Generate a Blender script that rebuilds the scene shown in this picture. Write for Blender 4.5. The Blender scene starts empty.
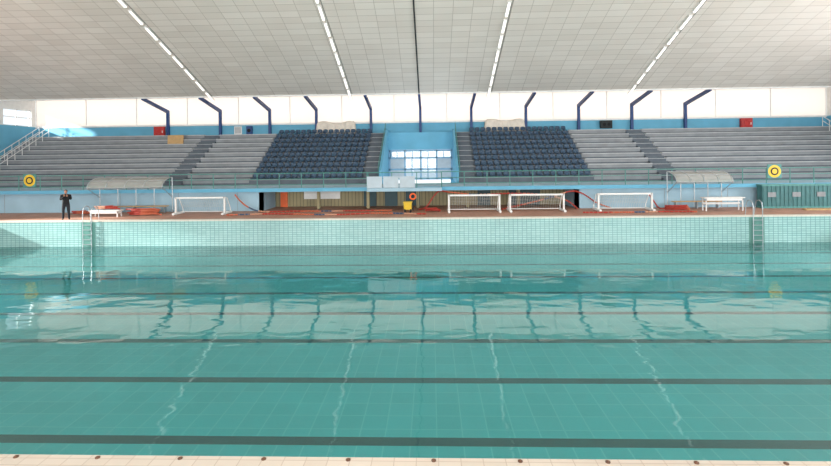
import bpy, bmesh, math, random
from mathutils import Vector, Matrix
random.seed(7)
S=bpy.context.scene
S.view_settings.view_transform='Standard'
S.view_settings.exposure=.08
def lin(c):
    return tuple(((v/255)/12.92 if v/255<=0.04045 else ((v/255+0.055)/1.055)**2.4) for v in c)+(1,)
def newmat(name):
    m=bpy.data.materials.new(name); m.use_nodes=True
    nt=m.node_tree; b=nt.nodes['Principled BSDF']; return m,nt,b
def mat(name,c,rough=.6,var=.12,scale=3,metal=0):
    m,nt,b=newmat(name)
    b.inputs['Roughness'].default_value=rough; b.inputs['Metallic'].default_value=metal
    tc=nt.nodes.new('ShaderNodeTexCoord'); n=nt.nodes.new('ShaderNodeTexNoise'); n.inputs['Scale'].default_value=scale; n.inputs['Detail'].default_value=5
    r=nt.nodes.new('ShaderNodeValToRGB'); l=lin(c)
    r.color_ramp.elements[0].position=.3; r.color_ramp.elements[1].position=.7
    r.color_ramp.elements[0].color=tuple(v*(1-var) for v in l[:3])+(1,)
    r.color_ramp.elements[1].color=tuple(min(1,v*(1+var)) for v in l[:3])+(1,)
    nt.links.new(tc.outputs['Object'],n.inputs['Vector']); nt.links.new(n.outputs['Fac'],r.inputs['Fac']); nt.links.new(r.outputs['Color'],b.inputs['Base Color'])
    return m
def tile(name,c1,c2,mortar,w,h,ms,axes='xy',rough=.4,off=0.0,var=.1,vs=.3):
    m,nt,b=newmat(name); b.inputs['Roughness'].default_value=rough
    tc=nt.nodes.new('ShaderNodeTexCoord'); sp=nt.nodes.new('ShaderNodeSeparateXYZ'); cb=nt.nodes.new('ShaderNodeCombineXYZ')
    nt.links.new(tc.outputs['Object'],sp.inputs[0])
    nt.links.new(sp.outputs['XYZ'.index(axes[0].upper())],cb.inputs[0]); nt.links.new(sp.outputs['XYZ'.index(axes[1].upper())],cb.inputs[1])
    br=nt.nodes.new('ShaderNodeTexBrick'); br.offset=off; br.inputs['Scale'].default_value=1
    br.inputs['Color1'].default_value=lin(c1); br.inputs['Color2'].default_value=lin(c2); br.inputs['Mortar'].default_value=lin(mortar)
    br.inputs['Mortar Size'].default_value=ms; br.inputs['Brick Width'].default_value=w; br.inputs['Row Height'].default_value=h
    nt.links.new(cb.outputs[0],br.inputs['Vector'])
    n=nt.nodes.new('ShaderNodeTexNoise'); n.inputs['Scale'].default_value=vs; n.inputs['Detail'].default_value=4
    nt.links.new(tc.outputs['Object'],n.inputs['Vector'])
    mr=nt.nodes.new('ShaderNodeMapRange'); mr.inputs[1].default_value=.3; mr.inputs[2].default_value=.7; mr.inputs[3].default_value=1-var; mr.inputs[4].default_value=1+var
    nt.links.new(n.outputs['Fac'],mr.inputs[0])
    hs=nt.nodes.new('ShaderNodeHueSaturation'); nt.links.new(br.outputs['Color'],hs.inputs['Color']); nt.links.new(mr.outputs[0],hs.inputs['Value'])
    nt.links.new(hs.outputs[0],b.inputs['Base Color'])
    return m
def emit(name,c,s):
    m,nt,b=newmat(name); b.inputs['Base Color'].default_value=lin(c); b.inputs['Emission Color'].default_value=lin(c); b.inputs['Emission Strength'].default_value=s; return m

class B:
    def __init__(s): s.v=[];s.f=[];s.m=[]
    def poly(s,pts,mi=0):
        k=len(s.v); s.v+= [tuple(p) for p in pts]; s.f.append(tuple(range(k,k+len(pts)))); s.m.append(mi)
    def box(s,x0,x1,y0,y1,z0,z1,mi=0):
        k=len(s.v)
        s.v+=[(x0,y0,z0),(x1,y0,z0),(x1,y1,z0),(x0,y1,z0),(x0,y0,z1),(x1,y0,z1),(x1,y1,z1),(x0,y1,z1)]
        for f in [(0,3,2,1),(4,5,6,7),(0,1,5,4),(1,2,6,5),(2,3,7,6),(3,0,4,7)]:
            s.f.append(tuple(k+i for i in f)); s.m.append(mi)
    def path(s,pts,r,mi=0,seg=8,r2=None):
        pts=[Vector(p) for p in pts]; n=len(pts); k=len(s.v)
        up=None
        for i,p in enumerate(pts):
            d=(pts[min(i+1,n-1)]-pts[max(i-1,0)]).normalized()
            if up is None or abs(up.dot(d))>.98:
                up=Vector((0,0,1)) if abs(d.z)<.9 else Vector((1,0,0))
            a=d.cross(up).normalized(); b=a.cross(d).normalized(); up=b
            rr=r if r2 is None else r+(r2-r)*i/(n-1)
            for j in range(seg):
                t=2*math.pi*j/seg; q=p+a*math.cos(t)*rr+b*math.sin(t)*rr; s.v.append(tuple(q))
        for i in range(n-1):
            for j in range(seg):
                a0=k+i*seg+j; a1=k+i*seg+(j+1)%seg
                s.f.append((a0,a1,a1+seg,a0+seg)); s.m.append(mi)
        s.f.append(tuple(k+j for j in range(seg))[::-1]); s.m.append(mi)
        s.f.append(tuple(k+(n-1)*seg+j for j in range(seg))); s.m.append(mi)
    def prism(s,prof,x0,x1,mi=0):  # prof in (y,z)
        k=len(s.v); n=len(prof)
        s.v+=[(x0,y,z) for y,z in prof]+[(x1,y,z) for y,z in prof]
        s.f.append(tuple(range(k,k+n))[::-1]); s.m.append(mi)
        s.f.append(tuple(range(k+n,k+2*n))); s.m.append(mi)
        for i in range(n):
            j=(i+1)%n; s.f.append((k+i,k+j,k+n+j,k+n+i)); s.m.append(mi)
    def ell(s,c,rx,ry,rz,mi=0,seg=14,ring=10,fn=None):
        k=len(s.v)
        for i in range(ring+1):
            ph=math.pi*i/ring
            for j in range(seg):
                t=2*math.pi*j/seg; u=Vector((math.sin(ph)*math.cos(t),math.sin(ph)*math.sin(t),math.cos(ph)))
                if fn: u=fn(u)
                s.v.append((c[0]+u.x*rx,c[1]+u.y*ry,c[2]+u.z*rz))
        for i in range(ring):
            for j in range(seg):
                a=k+i*seg+j;b=k+i*seg+(j+1)%seg
                s.f.append((a,a+seg,b+seg,b)); s.m.append(mi)
    def make(s,name,mats,parent=None,smooth=False,bevel=0,loc=None):
        me=bpy.data.meshes.new(name); 
        if loc: 
            L=Vector(loc); me.from_pydata([tuple(Vector(v)-L) for v in s.v],[],s.f)
        else: me.from_pydata(s.v,[],s.f)
        for m in mats: me.materials.append(m)
        me.polygons.foreach_set('material_index',s.m)
        if smooth: me.polygons.foreach_set('use_smooth',[True]*len(s.f))
        bm=bmesh.new(); bm.from_mesh(me); bmesh.ops.recalc_face_normals(bm,faces=bm.faces); bm.to_mesh(me); bm.free()
        o=bpy.data.objects.new(name,me); S.collection.objects.link(o)
        if loc: o.location=loc
        if parent: o.parent=parent
        if bevel:
            md=o.modifiers.new('bevel','BEVEL'); md.width=bevel; md.segments=2; md.limit_method='ANGLE'
        return o

# ---------------- materials
M_white=mat('white_paint',(225,226,224),.5,.06)
M_metal=mat('steel_tube',(170,176,180),.35,.05,metal=.6)
M_blue=mat('blue_wall_paint',(98,168,198),.7,.08,.8)
M_pblue=mat('pale_blue_paint',(152,184,200),.7,.08,.8)
M_panel=mat('balcony_panel_paint',(176,192,202),.6,.06)
M_frame=mat('door_frame_paint',(120,168,200),.5,.06)
M_dblue=mat('dark_blue_steel',(22,62,118),.5,.1)
M_conc=mat('terrace_concrete',(140,145,149),.85,.14,1.2)
M_conc2=mat('terrace_bench_edge',(178,182,184),.8,.12,1.5)
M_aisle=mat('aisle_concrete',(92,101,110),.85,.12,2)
M_seat=mat('seat_plastic',(50,76,100),.45,.12,6)
M_rail=mat('green_rail_paint',(78,138,132),.5,.1)
M_black=mat('black_cloth',(20,20,24),.85,.2,12)
M_ochre=tile('beige_cladding',(156,146,112),(142,134,104),(96,90,70),.25,6,.02,'xz',.7)
M_teal=mat('teal_door_paint',(24,66,74),.5)
M_recess=mat('recess_tile',(92,140,132),.4,.08)
M_red=mat('red_paint',(180,40,36),.4,.08)
M_orange=mat('orange_plastic',(226,100,44),.5,.1)
M_yellow=mat('yellow_plastic',(222,186,50),.5,.08)
M_tan=mat('plywood',(190,156,108),.7,.1,4)
M_tarp=mat('tarp_cloth',(222,214,202),.85,.12,3)
M_net=mat('goal_net_cord',(200,200,196),.85,.1,3)
M_deck=tile('terracotta_deck_tile',(184,138,118),(172,128,108),(150,116,100),.25,.25,.008,'xy',.6,var=.15,vs=.8)
M_coping=tile('coping_tile',(216,208,196),(210,201,188),(188,176,162),.25,.125,.005,'xy',.5)
M_ptile=tile('pool_wall_tile',(164,200,198),(152,190,188),(104,146,146),.25,.125,.014,'xz',.25,off=.0)
M_ptile_y=tile('pool_end_tile',(164,200,198),(152,190,188),(104,146,146),.25,.125,.014,'yz',.25)
M_floor=tile('pool_floor_tile',(102,220,226),(95,212,218),(142,232,234),.5,.5,.012,'xy',.4,var=.07,vs=.25)
M_lane=mat('lane_marking_tile',(3,14,26),.4,.1,2)
M_ceil=tile('ceiling_panel',(236,229,220),(227,219,209),(190,181,170),1.2,.6,.016,'xy',.8,off=0,var=.07,vs=.12)
M_dark=mat('dark_recess',(40,46,48),.8)
M_grey=mat('grey_conduit',(130,128,124),.6)
M_glow=emit('fluorescent_tube',(255,250,240),1.2)
M_skin=mat('skin',(176,124,98),.6,.05,8)
M_hair=mat('hair',(26,20,18),.7,.2,20)
M_green=mat('green_box_paint',(62,112,114),.55,.12)
m,nt,b=newmat('frosted_clerestory'); nt.nodes.remove(b)
tr=nt.nodes.new('ShaderNodeBsdfTranslucent'); df=nt.nodes.new('ShaderNodeBsdfDiffuse'); mx=nt.nodes.new('ShaderNodeMixShader')
tr.inputs[0].default_value=lin((240,232,226)); df.inputs[0].default_value=lin((228,222,214)); mx.inputs[0].default_value=.25
nt.links.new(tr.outputs[0],mx.inputs[1]); nt.links.new(df.outputs[0],mx.inputs[2]); nt.links.new(mx.outputs[0],nt.nodes['Material Output'].inputs[0]); M_frost=m
m,nt,b=newmat('window_glass'); nt.nodes.remove(b)
tr=nt.nodes.new('ShaderNodeBsdfTransparent'); gl=nt.nodes.new('ShaderNodeBsdfGlossy'); mx=nt.nodes.new('ShaderNodeMixShader'); mx.inputs[0].default_value=.08; gl.inputs['Roughness'].default_value=.05
tr.inputs[0].default_value=(.9,.95,.97,1)
nt.links.new(tr.outputs[0],mx.inputs[1]); nt.links.new(gl.outputs[0],mx.inputs[2]); nt.links.new(mx.outputs[0],nt.nodes['Material Output'].inputs[0]); M_glass=m
M_dglass=m.copy(); M_dglass.name='door_glass'; M_dglass.node_tree.nodes['Transparent BSDF'].inputs[0].default_value=(.46,.57,.64,1)
m,nt,b=newmat('canopy_acrylic'); nt.nodes.remove(b)
tr=nt.nodes.new('ShaderNodeBsdfTransparent'); gl=nt.nodes.new('ShaderNodeBsdfDiffuse'); mx=nt.nodes.new('ShaderNodeMixShader'); mx.inputs[0].default_value=.5
gl.inputs[0].default_value=lin((196,196,188))
nt.links.new(tr.outputs[0],mx.inputs[1]); nt.links.new(gl.outputs[0],mx.inputs[2]); nt.links.new(mx.outputs[0],nt.nodes['Material Output'].inputs[0]); M_acr=m
# water
m,nt,b=newmat('pool_water'); nt.nodes.remove(b)
tr=nt.nodes.new('ShaderNodeBsdfTransparent'); tr.inputs[0].default_value=(.73,.97,.97,1)
sc=nt.nodes.new('ShaderNodeBsdfDiffuse'); sc.inputs[0].default_value=lin((124,206,206))
m0=nt.nodes.new('ShaderNodeMixShader'); m0.inputs[0].default_value=.15
nt.links.new(tr.outputs[0],m0.inputs[1]); nt.links.new(sc.outputs[0],m0.inputs[2])
gl=nt.nodes.new('ShaderNodeBsdfGlossy'); gl.inputs['Roughness'].default_value=.03; gl.inputs[0].default_value=(.94,1,1,1)
fr=nt.nodes.new('ShaderNodeFresnel'); fr.inputs[0].default_value=1.4
mx=nt.nodes.new('ShaderNodeMixShader')
tc=nt.nodes.new('ShaderNodeTexCoord'); mp=nt.nodes.new('ShaderNodeMapping'); mp.inputs['Scale'].default_value=(.6,1.1,1)
n1=nt.nodes.new('ShaderNodeTexNoise'); n1.inputs['Scale'].default_value=1.0; n1.inputs['Detail'].default_value=2; n1.inputs['Roughness'].default_value=.45
bp=nt.nodes.new('ShaderNodeBump'); bp.inputs['Strength'].default_value=1; bp.inputs['Distance'].default_value=.018
nt.links.new(tc.outputs['Object'],mp.inputs[0]); nt.links.new(mp.outputs[0],n1.inputs['Vector']); nt.links.new(n1.outputs['Fac'],bp.inputs['Height'])
nt.links.new(bp.outputs[0],gl.inputs['Normal'])
nt.links.new(fr.outputs[0],mx.inputs[0]); nt.links.new(m0.outputs[0],mx.inputs[1]); nt.links.new(gl.outputs[0],mx.inputs[2]); nt.links.new(mx.outputs[0],nt.nodes['Material Output'].inputs[0]); M_water=m
# lane rope
m,nt,b=newmat('lane_rope_floats'); b.inputs['Roughness'].default_value=.5
tc=nt.nodes.new('ShaderNodeTexCoord'); sp=nt.nodes.new('ShaderNodeSeparateXYZ'); mu=nt.nodes.new('ShaderNodeMath'); mu.operation='MULTIPLY'; mu.inputs[1].default_value=.21
fc=nt.nodes.new('ShaderNodeMath'); fc.operation='FRACT'; cr=nt.nodes.new('ShaderNodeValToRGB'); cr.color_ramp.interpolation='CONSTANT'
for p,c in [(0,(172,58,46)),(.42,(196,104,74)),(.7,(66,88,118)),(.84,(200,150,124))]:
    e=cr.color_ramp.elements[0] if p==0 else cr.color_ramp.elements.new(p)
    e.position=p; e.color=lin(c)
nt.links.new(tc.outputs['Object'],sp.inputs[0]); nt.links.new(sp.outputs[0],mu.inputs[0]); nt.links.new(mu.outputs[0],fc.inputs[0]); nt.links.new(fc.outputs[0],cr.inputs[0]); nt.links.new(cr.outputs[0],b.inputs['Base Color']); M_rope=m

# ---------------- dims
NE,FE=5.44,27.1; PX=25.0; ZW=-1.51; ZB=-1.975; XW=36.0; YB=43.7; YN=-12.0; YF=31.6; SL=1.49
prof=[(-12,10),(-6,13),(0,15.2),(8,16.7),(15,16.6),(22,15.2),(28,13.2),(34,11.05),(39.7,8.85)]
def zc(y):
    for i in range(len(prof)-1):
        if y<=prof[i+1][0] or i==len(prof)-2:
            p1,p2=prof[i],prof[i+1]; p0=prof[max(i-1,0)]; p3=prof[min(i+2,len(prof)-1)]
            h=p2[0]-p1[0]; t=(y-p1[0])/h
            m1=(p2[1]-p0[1])/(p2[0]-p0[0])*h; m2=(p3[1]-p1[1])/(p3[0]-p1[0])*h
            return (2*t**3-3*t*t+1)*p1[1]+(t**3-2*t*t+t)*m1+(-2*t**3+3*t*t)*p2[1]+(t**3-t*t)*m2
# ---------------- shell
b=B(); b.box(-XW,XW,FE,34.4,-.3,-.004,0); b.box(-XW,-PX,NE,FE,-.3,-.004,0); b.box(PX,XW,NE,FE,-.3,-.004,0)
b.box(-XW,XW,YN,NE-.5,-.3,0,0); b.box(-XW,XW,NE-.5,NE,-.3,.0,1); 
b.box(-PX,PX,FE-.03,FE+.35,-.07,.012,1)
b.make('floor',[M_deck,M_coping])
b=B(); b.box(-PX-.3,PX+.3,NE-.3,FE+.3,ZB-.3,ZB,1)
b.box(-PX,PX,FE-.012,FE-.001,ZB,-.071,0); b.box(-PX,PX,FE,FE+.3,ZB,-.31,0); b.box(-PX,PX,NE-.3,NE,ZB,-.301,0)
b.box(-PX-.3,-PX,NE-.3,FE+.3,ZB,-.301,2); b.box(PX,PX+.3,NE-.3,FE+.3,ZB,-.301,2)
b.make('swimming_pool_basin',[M_ptile,M_floor,M_ptile_y])
b=B()
for i in range(8):
    y=8.95+2.5*i
    b.box(-23,23,y,y+.27,ZB+.001,ZB+.004); b.box(-23.2,-23,y-.35,y+.62,ZB+.001,ZB+.004); b.box(23,23.2,y-.35,y+.62,ZB+.001,ZB+.004)
b.make('pool_lane_markings',[M_lane])
b=B(); b.poly([(-PX,NE,ZW),(PX,NE,ZW),(PX,FE,ZW),(-PX,FE,ZW)]); b.make('pool_water',[M_water])
# ceiling
b=B(); ys=[YN+(39.7-YN)*i/48 for i in range(49)]
for i in range(48):
    y0,y1=ys[i],ys[i+1]
    b.poly([(-XW,y0,zc(y0)),(XW,y0,zc(y0)),(XW,y1,zc(y1)),(-XW,y1,zc(y1))])
b.poly([(-XW,39.7,8.85),(XW,39.7,8.85),(XW,YB+.3,9.9),(-XW,YB+.3,9.9)])
o=b.make('ceiling',[M_ceil]); 
md=o.modifiers.new('thick','SOLIDIFY'); md.thickness=.25; md.offset=0
b=B(); b.box(-XW,XW,39.55,39.7,8.66,8.9); b.make('trim_ceiling_edge',[M_white])
# side walls
def side(name,x0,x1,wins):
    b=B(); ylist=sorted(set([YN,39.7,YB]+[w for ww in wins for w in ww[:2]]+ys[1:-1]))
    for i in range(len(ylist)-1):
        y0,y1=ylist[i],ylist[i+1]; f=lambda y: zc(y)+.1 if y<=39.7 else 8.95+(y-39.7)*.24
        win=[w for w in wins if w[0]-1e-6<=y0 and y1<=w[1]+1e-6]
        if win:
            z0,z1=win[0][2:]; b.prism([(y0,-.3),(y1,-.3),(y1,z0),(y0,z0)],x0,x1,0); b.prism([(y0,z1),(y1,z1),(y1,f(y1)),(y0,f(y0))],x0,x1,1)
        else:
            b.prism([(y0,-.3),(y1,-.3),(y1,6.7),(y0,6.7)],x0,x1,0); b.prism([(y0,6.7),(y1,6.7),(y1,f(y1)),(y0,f(y0))],x0,x1,1)
    b.make(name,[M_blue,M_white])
lw=[(9.5,17.5,2.4,7.2),(18.5,25.2,2.4,7.2),(40.3,43.2,6.7,8.2)]; rw=[(10,18,3.0,6.7),(20,28,3.0,6.7),(40.3,43.2,6.7,8.2)]
side('wall_left',-XW-.3,-XW,lw); side('wall_right',XW,XW+.3,rw)
k=0
for sx,ws in ((-XW-.15,lw),(XW+.15,rw)):
    for (y0,y1,z0,z1) in ws:
        k+=1; b=B(); n=max(2,int((y1-y0)/2.2))
        for i in range(n+1):
            y=y0+(y1-y0)*i/n; b.box(sx-.04,sx+.04,max(y0,y-.04),min(y1,y+.04),z0,z1)
        for z in (z0,(z0+z1)/2,z1-.08): b.box(sx-.04,sx+.04,y0,y1,z,z+.08)
        if not (sx<0 and z0<3):   # left pool-side panes are omitted so the low sunlight gets through
            b.poly([(sx,y0,z0),(sx,y1,z0),(sx,y1,z1),(sx,y0,z1)],1)
        b.make('window_%d'%k,[M_white,M_glass])
b=B(); b.box(-XW-.3,XW+.3,YN-.3,YN,-.3,10.2); b.make('wall_near',[M_pblue])
# back wall
b=B(); b.box(-XW,-2.7,YB,YB+.3,-.3,6.68); b.box(2.7,XW,YB,YB+.3,-.3,6.68); b.box(-2.7,2.7,YB,YB+.3,4.3,6.68)
b.box(-XW,XW,YB-.04,YB,6.6,6.74,1)
b.make('wall_back',[M_blue,M_white])
k+=1; b=B(); b.box(-XW,XW,YB+.1,YB+.14,6.68,9.9,0)
for i in range(16):
    x=-XW+i*4.8; b.box(x-.03,x+.03,YB+.05,YB+.1,6.68,9.9,1)
b.make('window_%d'%k,[M_frost,M_white])
# front wall under terrace
b=B()
RX0,RX1=-10.3,10.3
b.box(-XW,RX0,YF,YF+.25,0,SL-.22,0); b.box(RX1,XW,YF,YF+.25,0,SL-.22,0)
b.box(RX0-.25,RX0,YF,34.4,0,SL-.22,0); b.box(RX1,RX1+.25,YF,34.4,0,SL-.22,0)
b.box(RX0,RX1,34.2,34.4,0,SL-.22,1)
for x in [RX0+3.4*i for i in range(1,6)]: b.box(x,x+.2,32.6,32.8,0,SL-.22,1)
for x0,x1 in ((-3.9,-3.0),(-2.4,-1.5),(-.9,.1),(4.2,5.1),(6.4,8.6)):
    b.box(x0,x1,34.14,34.2,0,1.12,2)
b.box(-9.9,-9.4,34.1,34.2,0,1.2,3)
b.box(-8.2,-5.6,34.12,34.2,.55,1.15,4)
for x in (-XW+4*i for i in range(19)):
    if x<RX0-1 or x>RX1+1: b.box(x,x+.02,YF-.01,YF,0,SL-.22,5)
b.make('wall_terrace_front',[M_pblue,M_ochre,M_teal,M_orange,M_white,M_conc])
b=B(); b.box(-XW,XW,YF-.35,36.2,SL-.22,SL,0); b.box(-XW,XW,YF-.38,YF-.35,SL-.2,SL+.03,1); b.box(-3.2,1.6,YF-.9,YF-.38,SL-.22,SL,0)
b.make('terrace_walkway_slab',[M_pblue,M_blue])
# ---------------- grandstand
R=.416; T=.72; Y0=36.0
segs=[(-35.6,-19.4,'b'),(-19.4,-18.0,'a'),(-18.0,-12.9,'b'),(-12.9,-4.2,'s'),(-4.2,-3.0,'a'),(3.0,4.2,'a'),(4.2,13.0,'s'),(13.0,17.9,'b'),(17.9,19.3,'a'),(19.3,35.6,'b')]
b=B()
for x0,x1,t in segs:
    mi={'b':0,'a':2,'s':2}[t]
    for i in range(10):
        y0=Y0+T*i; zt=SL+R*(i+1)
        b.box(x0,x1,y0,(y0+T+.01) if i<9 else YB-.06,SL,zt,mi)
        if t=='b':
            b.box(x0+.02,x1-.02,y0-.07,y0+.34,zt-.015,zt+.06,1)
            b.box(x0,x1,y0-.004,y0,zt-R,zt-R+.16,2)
        if t=='a': b.box(x0,x1,y0-.34,y0,zt-R,zt-R*.5,2); b.box(x0,x1,y0-.02,y0+.03,zt-.03,zt+.005,1)
        if t=='s': b.box(x0,x1,y0-.02,y0+.05,zt-.05,zt,0)
b.box(-3,3,42.2,YB-.06,4.15,SL+10*R,3)
for sx in (-1,1):
    x0,x1=(3*sx,2.82*sx); b.prism([(36.0,SL),(36.0,SL+1.0),(41.6,5.9),(YB-.06,5.9),(YB-.06,SL)],min(x0,x1),max(x0,x1),3)
b.make('grandstand',[M_conc,M_conc2,M_aisle,M_blue])
# seats
def seats(x0,x1):
    b=B(); n=int((x1-x0)/.5); 
    pf=[(.0,.06),(.1,.10),(.26,.085),(.36,.10),(.42,.22),(.45,.36),(.455,.44)]
    for i in range(10):
        y0=Y0+T*i+.1; z0=SL+R*(i+1)
        for j in range(n):
            cx=x0+(x1-x0)*(j+.5)/n
            k=len(b.v)
            for a,(py,pz) in enumerate(pf):
                for c in range(5):
                    u=(c-2)/2; w=.21*(1 if a<5 else (.97 if a==5 else .8))
                    dy=-.05*u*u if a>=4 else 0; dz=.035*u*u if a<4 else (-.03*u*u if a==6 else 0)
                    b.v.append((cx+u*w,y0+py+dy,z0+pz+dz))
            for a in range(6):
                for c in range(4):
                    q=k+a*5+c; b.f.append((q,q+1,q+6,q+5)); b.m.append(0)
            b.box(cx-.03,cx+.03,y0+.1,y0+.3,z0+.01,z0+.085,1)
        b.box(x0,x1,y0+.17,y0+.22,z0+.005,z0+.04,1)
    o=b.make('stadium_seat_block',[M_seat,M_dark],smooth=True)
    md=o.modifiers.new('t','SOLIDIFY'); md.thickness=.02
seats(-12.8,-4.3); seats(4.3,12.9)
# portal doors
b=B(); yd=42.3
for x in (-2.8,-1.45,-.05,1.35,2.66): b.box(x,x+.14,yd,yd+.08,SL,4.1)
for z in (SL,SL+.85,SL+1.85,3.98): b.box(-2.8,2.8,yd,yd+.08,z,z+.14)
for x in (-.8,.6): b.box(x,x+.08,yd,yd+.06,SL,SL+1.9)
for x in (-2.1,-.75,.65,2.0): b.box(x,x+.06,yd,yd+.06,SL+1.9,4.0)
b.box(-2.8,-1.45,yd+.02,yd+.05,SL+.1,SL+1.85,2); b.box(1.45,2.8,yd+.02,yd+.05,SL+.1,SL+1.85,2)
b.poly([(-2.78,yd+.04,SL+.05),(2.78,yd+.04,SL+.05),(2.78,yd+.04,4.1),(-2.78,yd+.04,4.1)],1)
b.make('door_1',[M_frame,M_dglass,M_panel])
# ---------------- front railing
def rail(b,x0,x1,y,z,step=1.5,h=1.0,mi=0):
    n=max(1,round((x1-x0)/step))
    for i in range(n+1):
        x=x0+(x1-x0)*i/n; b.path([(x,y,z),(x,y,z+h)],.028,mi,6)
    for hh in (.25,.62,h): b.path([(x0,y,z+hh),(x1,y,z+hh)],.024 if hh<h else .032,mi,6)
b=B(); rail(b,-35.6,-3.2,YF-.25,SL); rail(b,1.6,35.6,YF-.25,SL); rail(b,-3.2,1.6,YF-.85,SL)
for x in (-3.2,1.6):
    for hh in (.25,.62,1.0): b.path([(x,YF-.85,SL+hh),(x,YF-.25,SL+hh)],.024,0,6)
b.make('terrace_railing',[M_rail])
b=B()
for i in range(3): b.box(-3.2+i*1.05,-2.22+i*1.05,YF-.92,YF-.89,SL+.02,SL+.75,0)
b.make('balcony_panel',[M_panel])
def slope_rail(x,mat_,name,h=.9,r=.03):
    b=B()
    f=lambda y: SL+R*(math.floor((y-Y0)/T)+1)
    pts=[]
    for i in range(0,10,1):
        y=Y0+T*i+.3; z=f(y+.001)+.06; b.path([(x,y,z),(x,y,z+h)],r*.8,0,6); pts.append((x,y,z+h))
    b.path(pts,r,0,6); b.path([(p[0],p[1],p[2]-.4) for p in pts],r*.8,0,6)
    b.make(name,[mat_])
slope_rail(-34.9,M_white,'side_stair_railing'); slope_rail(34.9,M_white,'side_stair_railing',); slope_rail(-34.0,M_white,'side_stair_railing')
for x in (-3.1,3.1): slope_rail(x,M_rail,'aisle_handrail',.85,.022)
# ---------------- roof struts
for x in (-23.3,-18.4,-13.8,-9.5,-4.5,0,4.6,9.5,14.2,18.9,23.6):
    b=B(); b.box(x-.11,x+.11,YB-.3,YB-.06,5.66,8.0); b.box(x-.2,x+.2,YB-.36,YB-.07,5.66,5.72)
    b.prism([(YB-.3,7.8),(YB-.05,8.05),(39.62,8.8),(39.6,8.56)],x-.1,x+.1)
    b.make('roof_support_strut',[M_dblue])
# ---------------- ceiling lights
for X in (-17.5,-5.75,5.75,17.3):
    b=B(); y=-9
    while y<39:
        y1=y+1.3; a,c=zc(y)-.14,zc(y1)-.14
        b.prism([(y,a),(y1,c),(y1,c-.07),(y,a-.07)],X-.12,X+.12,0)
        b.prism([(y+.05,a-.07),(y1-.05,c-.07),(y1-.05,c-.12),(y+.05,a-.12)],X-.07,X+.07,1)
        y+=1.65
    pts=[(X+.2,q,zc(q)-.15) for q in ys if q>-9]
    b.path(pts,.02,2,5)
    b.make('ceiling_light_strip',[M_white,M_glow,M_grey])
b=B(); b.path([(0,q,zc(q)-.17) for q in ys if q>-10],.05,0,6); b.make('ceiling_conduit',[M_dark])
# ---------------- near coping anchors
b=B()
for i in range(-4,6):
    x=-.02+i*.965
    b.ell((x,NE-.05,.0),.018,.018,.022,0,10,6); b.path([(x,NE-.05,0),(x,NE-.05,.008)],.028,0,10)
b.make('lane_rope_anchors',[mat('bronze',(92,62,44),.5)])
# ---------------- ladders
for X in (-18.9,18.85):
    b=B()
    b.box(X-.42,X+.42,FE-.02,FE-.013,ZW-.3,-.08,1)
    for s in (-.25,.25):
        b.path([(X+s,FE+.55,0),(X+s,FE+.5,.5),(X+s,FE+.38,.78),(X+s,FE+.15,.85),(X+s,FE-.05,.72),(X+s,FE-.12,.4),(X+s,FE-.12,ZW-.35)],.022,0,8)
    for i in range(6):
        z=-.25-.28*i; b.box(X-.25,X+.25,FE-.17,FE-.06,z,z+.03,0)
    b.make('pool_ladder',[M_metal,M_recess],smooth=False)
# ---------------- goals
def goal(x0,x1,y=29.6,h=1.12):
    b=B(); d=.85
    b.box(x0,x1,y-.05,y+.05,h-.1,h,0)
    for x in (x0,x1):
        b.box(x-.05,x+.05,y-.05,y+.05,0,h,0)
        b.path([(x,y,h-.05),(x,y+d*.45,h-.1),(x,y+d,.35),(x,y+d,.06)],.03,0,6)
        b.path([(x,y-.35,.09),(x,y+d+.1,.09)],.08,0,8)
    b.path([(x0,y+d,.12),(x1,y+d,.12)],.03,0,6); b.path([(x0,y+d*.45,h-.1),(x1,y+d*.45,h-.1)],.025,0,6)
    n=22
    for i in range(1,n):
        x=x0+(x1-x0)*i/n; b.path([(x,y,h-.06),(x,y+d*.45,h-.12),(x,y+d,.3),(x,y+d,.12)],.007,1,4)
    for q in range(1,7):
        t=q/7; b.path([(x0,y+d*(.45+.55*t),h-.1-(h-.45)*t),(x1,y+d*(.45+.55*t),h-.1-(h-.45)*t)],.007,1,4)
    b.make('water_polo_goal',[M_white,M_net])
goal(-15.1,-12.0); goal(2.0,5.1); goal(5.75,9.0); goal(11.1,14.3)
# ---------------- shelters
def shelter(x0,x1):
    b=B(); n=4; arc=[(31.2-1.2*math.sin(t),1.72+.6*math.cos(t)) for t in [math.pi/2*i/8 for i in range(9)]]
    for i in range(n+1):
        x=x0+(x1-x0)*i/n; b.path([(x,p[0],p[1]) for p in arc],.03,0,6)
        b.path([(x,31.2,2.3),(x,31.2,0)],.03,0,6)
        if i in(0,n): b.path([(x,30.0,1.72),(x,31.2,1.0)],.02,0,6)
    for i in (0,4,8): b.path([(x0,arc[i][0],arc[i][1]),(x1,arc[i][0],arc[i][1])],.03,0,6)
    for i in range(8):
        p,q=arc[i],arc[i+1]; b.poly([(x0,p[0],p[1]),(x1,p[0],p[1]),(x1,q[0],q[1]),(x0,q[0],q[1])],1)
    b.box(x0+.2,x1-.2,30.8,31.15,.42,.47,2)
    for x in (x0+.4,(x0+x1)/2,x1-.4): b.box(x-.03,x+.03,30.85,31.1,0,.42,0)
    b.make('team_bench_shelter',[M_metal,M_acr,M_tan])
shelter(-21.1,-16.2); shelter(16.0,19.4)
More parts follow.
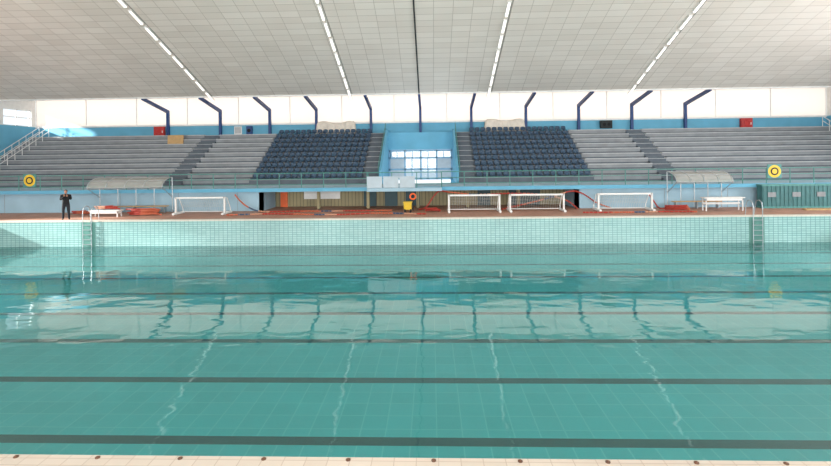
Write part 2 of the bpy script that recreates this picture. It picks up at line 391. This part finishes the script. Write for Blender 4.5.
# ---------------- benches
def bench(x0,x1,y,h,name):
    b=B(); b.box(x0,x1,y-.25,y+.25,h-.06,h)
    for x in (x0+.1,x1-.16):
        for yy in (y-.22,y+.16): b.box(x,x+.06,yy,yy+.06,0,h-.06)
        b.box(x,x+.06,y-.2,y+.2,h*.45,h*.45+.05)
    b.box(x0+.1,x1-.1,y+.1,y+.15,h*.45,h*.45+.12); b.box(x0+.1,x1-.1,y-.22,y-.18,h-.2,h-.06)
    b.make(name,[M_white],bevel=.01)
bench(17.3,19.7,29.6,.82,'white_bench'); bench(-20.1,-18.2,29.0,.42,'white_bench')
# ---------------- lane ropes
def spline(pts,n=8):
    out=[]
    P=[Vector(p) for p in pts]
    for i in range(len(P)-1):
        p0=P[max(i-1,0)];p1=P[i];p2=P[i+1];p3=P[min(i+2,len(P)-1)]
        for j in range(n):
            t=j/n; out.append(.5*((2*p1)+(-p0+p2)*t+(2*p0-5*p1+4*p2-p3)*t*t+(-p0+3*p1-3*p2+p3)*t**3))
    out.append(P[-1]); return out
def rope(pts,r=.05):
    b=B(); sp=spline(pts); b.path(sp,r*.35,0,6)
    for i in range(len(sp)-1):
        L=(sp[i+1]-sp[i]).length; n=max(1,int(L/.17))
        for j in range(n):
            a=sp[i].lerp(sp[i+1],(j+.15)/n); c=sp[i].lerp(sp[i+1],(j+.85)/n); b.path([a,c],r,0,7)
    b.make('lane_rope',[M_rope])
rope([(-11.9,30.95,1.15),(-11.5,30.9,.7),(-10.9,30.8,.3),(-10,30.7,.055),(-8,30.8,.055),(-6,30.7,.055),(-3,30.8,.055),(-1.6,30.8,.055)])
rope([(-11.6,28.9,.055),(-9,29.4,.055),(-5,28.7,.055),(-2.5,29.3,.055),(.6,28.7,.055)])
rope([(.1,31.0,.055),(.6,30.9,.25),(1.1,31.0,.95),(1.5,31.1,1.25),(2.2,31.1,1.15),(4,31.05,1.0),(6,31.05,1.05),(8,31.05,.95),(9.5,30.95,.6),(10.2,30.8,.055)])
rope([(5.4,30.85,.055),(7,30.9,.4),(8.4,30.9,.75),(9.8,31.0,1.15),(10.6,31.1,1.0),(11.5,31.1,.4),(12.4,31.0,.055)])
rope([(9.9,28.8,.055),(12,28.7,.055),(15,28.9,.055),(16.5,28.7,.055)])
rope([(14.7,31.0,1.0),(15.0,30.9,.5),(15.3,30.8,.055),(15.7,30.5,.055)])
def coil(cx,cy,z,n=4,R0=.7):
    pts=[]
    for i in range(n*10):
        t=i*2*math.pi/10; rr=R0*(1-.3*(i%7)/7); pts.append((cx+rr*1.5*math.cos(t)+.1*math.sin(i*2.3),cy+rr*.5*math.sin(t),z+.06+.10*i/10))
    rope(pts)
coil(-19.1,29.0,.42,2,.5); coil(-17.0,29.4,0,4,.7); coil(15.8,29.6,0,3,.5); coil(-21.6,30.2,0,2,.4); coil(1.0,30.2,0,2,.3)
# ---------------- lifebuoy cart
b=B(); cx,cy=-.55,30.0
b.prism([(cy-.28,.2),(cy+.28,.2),(cy+.34,.62),(cy-.34,.62)],cx-.24,cx+.24,0)
b.box(cx-.28,cx+.28,cy-.38,cy+.38,.62,.67,0)
for s in (-.18,.18): b.path([(cx+s-.04,cy-.28,.12),(cx+s+.04,cy-.28,.12)],.12,2,12); b.path([(cx+s-.04,cy+.28,.12),(cx+s+.04,cy+.28,.12)],.12,2,12)
b.path([(cx+.32,cy,.1),(cx+.32,cy,1.15)],.03,2,8); b.box(cx-.28,cx+.34,cy-.03,cy+.03,.2,.26,2)
ring=[(cx+.32+.17*math.cos(t),cy-.06,1.0+.17*math.sin(t)) for t in [2*math.pi*i/20 for i in range(21)]]
b.path(ring,.05,1,8)
b.make('lifebuoy_cart',[M_yellow,M_orange,M_dark])
# ---------------- green locker
b=B(); b.box(21.6,26.4,30.7,31.2,.08,1.42,0)
for i in range(18): b.box(21.65+i*.26,21.73+i*.26,30.67,30.7,.12,1.36,0)
b.box(21.55,26.45,30.65,31.2,1.38,1.48,1); b.box(21.55,26.45,30.65,31.2,0,.1,1)
for i in range(3): b.box(21.9+i*1.5,22.4+i*1.5,30.64,30.66,.7,1.0,2)
b.make('equipment_locker',[M_green,M_rail,M_conc])
b=B()
for i in range(3): b.box(23.3+.1*i,25.3+.1*i,29.4+.22*i,29.6+.22*i,0,.05,0)
b.make('wooden_planks',[M_tan])
# ---------------- round signs
for X,Z in ((22.75,2.28),(-25.95,2.2)):
    b=B(); y=YF-.34
    b.box(X-.44,X+.44,y,y+.04,Z-.44,Z+.44,0)
    for r0,mi,o in ((.40,1,.006),(.25,2,.012),(.16,1,.018)):
        b.poly([(X+r0*math.cos(t),y-o,Z+r0*math.sin(t)) for t in [2*math.pi*i/24 for i in range(24)]],mi)
    b.make('round_club_sign',[M_rail,M_yellow,M_dark])
# ---------------- tarps
def tarp(x0,x1,y0=43.08,y1=43.62,h=1.22):
    b=B(); nx,ny=30,12; z0=SL+10*R+.004; k=len(b.v)
    for i in range(nx+1):
        for j in range(ny+1):
            u=i/nx; v=j/ny; eu=min(u,1-u)*nx/1.5; ev=min(v,1-v)*ny/1.2; e=min(1,eu,ev)
            z=z0+h*(e**.5)*(.86+.07*math.sin(u*9)+.04*math.sin(u*23+v*7)) if e>0 else z0+.005
            fl=.03*math.sin(u*31)
            b.v.append((x0+(x1-x0)*u,y0+(y1-y0)*v+fl,z))
    for i in range(nx):
        for j in range(ny):
            q=k+i*(ny+1)+j; b.f.append((q,q+ny+1,q+ny+2,q+1)); b.m.append(0)
    b.make('tarp_covered_desk',[M_tarp],smooth=True)
tarp(-9.5,-5.8); tarp(5.7,9.4)
# ---------------- wall fixtures
for X in (-24.1,28.9):
    b=B(); b.box(X-.5,X+.5,YB-.28,YB-.045,5.72,6.58,0); b.box(X-.42,X+.42,YB-.3,YB-.28,5.8,6.5,1); b.box(X+.3,X+.36,YB-.33,YB-.3,6.0,6.2,2)
    ring=[(X+.22*math.cos(t),YB-.31,6.15+.22*math.sin(t)) for t in [2*math.pi*i/16 for i in range(17)]]; b.path(ring,.03,1,6)
    b.make('fire_hose_cabinet',[M_red,M_red,M_white],bevel=.01)
b=B(); X=16.6; b.box(X-.5,X+.5,YB-.4,YB-.05,5.85,6.55,0)
for s in (-.2,.2): b.path([(X+s,YB-.42,6.2),(X+s,YB-.4,6.2)],.15,1,14)
b.make('wall_loudspeaker',[M_dark,M_black])
b=B(); X=-16.8; b.box(X-.35,X+.35,YB-.1,YB-.045,5.75,6.5,0); b.box(X-.28,X+.28,YB-.11,YB-.1,5.85,6.43,1); b.make('notice_board',[M_white,M_conc2])
b=B(); X=-15.7; b.box(X-.25,X+.25,YB-.3,YB-.05,5.75,6.5,0); b.path([(X,YB-.32,6.1),(X,YB-.3,6.1)],.17,1,14); b.make('wall_loudspeaker',[M_dblue,M_black])
b=B(); b.prism([(41.6,SL+8*R+.062),(41.66,SL+8*R+.062),(41.72,SL+8*R+.86),(41.66,SL+8*R+.86)],-22.3,-20.9); b.make('plywood_board',[M_tan])

# ---------------- person
def skin_mesh(verts,edges,rad,name,root=0,sub=2):
    me=bpy.data.meshes.new(name); me.from_pydata(verts,edges,[]); o=bpy.data.objects.new(name,me); S.collection.objects.link(o)
    md=o.modifiers.new('s','SKIN'); md.use_smooth_shade=True
    for i,r in enumerate(rad):
        rr=r if isinstance(r,tuple) else (r,r); me.skin_vertices[0].data[i].radius=rr
    for i in range(len(rad)): me.skin_vertices[0].data[i].use_root=(i==root)
    sd=o.modifiers.new('u','SUBSURF'); sd.levels=sub; sd.render_levels=sub
    dg=bpy.context.evaluated_depsgraph_get(); m2=bpy.data.meshes.new_from_object(o.evaluated_get(dg)); o.modifiers.clear(); o.data=m2
    for p in m2.polygons: p.use_smooth=True
    return o
V=[(0,0,.95),(0,.0,1.1),(0,-.01,1.3),(0,0,1.42),(0,-.01,1.50),(0,-.02,1.57)]
E=[(0,1),(1,2),(2,3),(3,4),(4,5)]; Rr=[(.165,.12),(.165,.12),(.19,.135),(.15,.11),(.065,.06),(.05,.05)]
for s in (-1,1):
    k=len(V); V+=[(.1*s,0,.86),(.13*s,-.02,.5),(.14*s,.03,.11),(.15*s,.02,.05),(.165*s,-.16,.04)]
    Rr+=[.11,.078,.06,.05,.04]; E+=[(0,k),(k,k+1),(k+1,k+2),(k+2,k+3),(k+3,k+4)]
    k=len(V); V+=[(.205*s,0,1.42),(.25*s,-.12,1.18),(.07*s,-.28,1.38)]; Rr+=[.08,.065,.042]; E+=[(3,k),(k,k+1),(k+1,k+2)]
body=skin_mesh(V,E,Rr,'body')
for m in (M_black,mat('dark_trousers',(28,30,38),.85,.15,10),M_skin,mat('shoes',(18,18,18),.5)): body.data.materials.append(m)
for p in body.data.polygons:
    c=p.center; p.material_index=3 if c.z<.085 else (1 if c.z<.9 else (2 if c.z>1.515 and abs(c.x)<.07 and c.y>-.15 else 0))
person=bpy.data.objects.new('person',None); S.collection.objects.link(person); body.parent=person
b=B()
def hf(u):
    x,y,z=u
    if z<0: x*=1+.25*z; y*=1+.08*z
    if y<-.3 and abs(x)<.25 and -.35<z<.05: y-=.16*(1-abs(x)/.25)
    return Vector((x,y,z))
b.ell((0,-.035,1.645),.076,.095,.118,0,24,18,hf)
for s in (-1,1):
    b.ell((.077*s,-.02,1.64),.012,.02,.032,0,8,6); b.ell((.03*s,-.122,1.655),.013,.008,.008,1,8,6); b.ell((.03*s,-.128,1.655),.006,.004,.006,2,8,6)
b.path([(-.025,-.118,1.585),(0,-.124,1.583),(.025,-.118,1.585)],.005,3,6)
b.ell((0,-.02,1.68),.084,.1,.095,2,20,12,lambda u:Vector((u.x,(u.y if u.y>-.75 or u.z>.3 else -.6),max(u.z,-.35-.5*max(u.y,0)))))
b.make('head',[M_skin,M_white,M_hair,mat('lips',(150,80,72),.5)],parent=person,smooth=True)
for s in (-1,1):
    w=Vector((.07*s,-.28,1.38)); hv=[tuple(w),tuple(w+Vector((-.00*s,-.03,.035))),tuple(w+Vector((-.0*s,-.05,.075)))]
    o=skin_mesh(hv,[(0,1),(1,2)],[.028,(.036,.018),(.038,.016)],'palm',0,1); o.data.materials.append(M_skin); o.parent=person
    for fi,L in enumerate((.068,.078,.072,.056)):
        base=w+Vector((-.0*s+(.026-.017*fi)*s,-.052,.08)); 
        fv=[tuple(base),tuple(base+Vector((-.006*s,-.012,L*.45))),tuple(base+Vector((-.02*s,-.0,L*.75))),tuple(base+Vector((-.032*s,.012,L*.9)))]
        o=skin_mesh(fv,[(0,1),(1,2),(2,3)],[.0095,.009,.008,.007],'finger_%d'%(fi+1),0,1); o.data.materials.append(M_skin); o.parent=person
    tb=w+Vector((-.02*s,-.02,.03)); fv=[tuple(tb),tuple(tb+Vector((-.02*s,.012,.03))),tuple(tb+Vector((-.03*s,.012,.055)))]
    o=skin_mesh(fv,[(0,1),(1,2)],[.012,.01,.009],'thumb',0,1); o.data.materials.append(M_skin); o.parent=person
b=B(); b.box(-.085,.085,-.345,-.33,1.455,1.54); b.make('phone',[M_dark],parent=person,bevel=.005)
person.location=(-20.65,27.65,0.012); person.rotation_euler=(0,0,math.radians(35)); 

# ---------------- lights
w=bpy.data.worlds.new('sky'); S.world=w; w.use_nodes=True; bg=w.node_tree.nodes['Background']; bg.inputs[0].default_value=(.9,.95,1,1); bg.inputs[1].default_value=1.25
def area(name,loc,rot,sx,sy,p,c):
    l=bpy.data.lights.new(name,'AREA'); l.shape='RECTANGLE'; l.size=sx; l.size_y=sy; l.energy=p; l.color=c
    o=bpy.data.objects.new(name,l); o.location=loc; o.rotation_euler=rot; S.collection.objects.link(o); return o
area('near_fill_light',(0,-11.0,4.6),(math.radians(111),0,0),66,8,16500,(1,.99,.98))  # added fill lamp behind the camera; the near wall is solid, without glazing
area('right_fill_light',(35.2,19,4.8),(math.radians(100),0,math.radians(90)),17,4,3000,(.94,.97,1))  # fill lamp added inside the right wall, tilted up to brighten the ceiling
area('daylight_clerestory',(0,46.5,8.4),(math.radians(90),0,math.radians(180)),74,3.6,1900,(1,.97,.94))
src=Vector((-80,15,23)); tgt=Vector((-19,20,-1.7))
area('low_sunlight',src,(tgt-src).to_track_quat('-Z','Y').to_euler(),3,3,190000,(1,.97,.92))
# ---------------- camera
cam=bpy.data.cameras.new('camera'); co=bpy.data.objects.new('camera',cam); S.collection.objects.link(co); S.camera=co
cam.sensor_width=36; cam.lens=36*480/831; cam.shift_y=-75/831; cam.clip_end=300
co.matrix_world=Matrix.Translation((.96,0,3.4))@Matrix.Rotation(math.radians(1.9),4,'Z')@Matrix.Rotation(math.radians(90),4,'X')@Matrix.Rotation(math.radians(-.69),4,'Z')
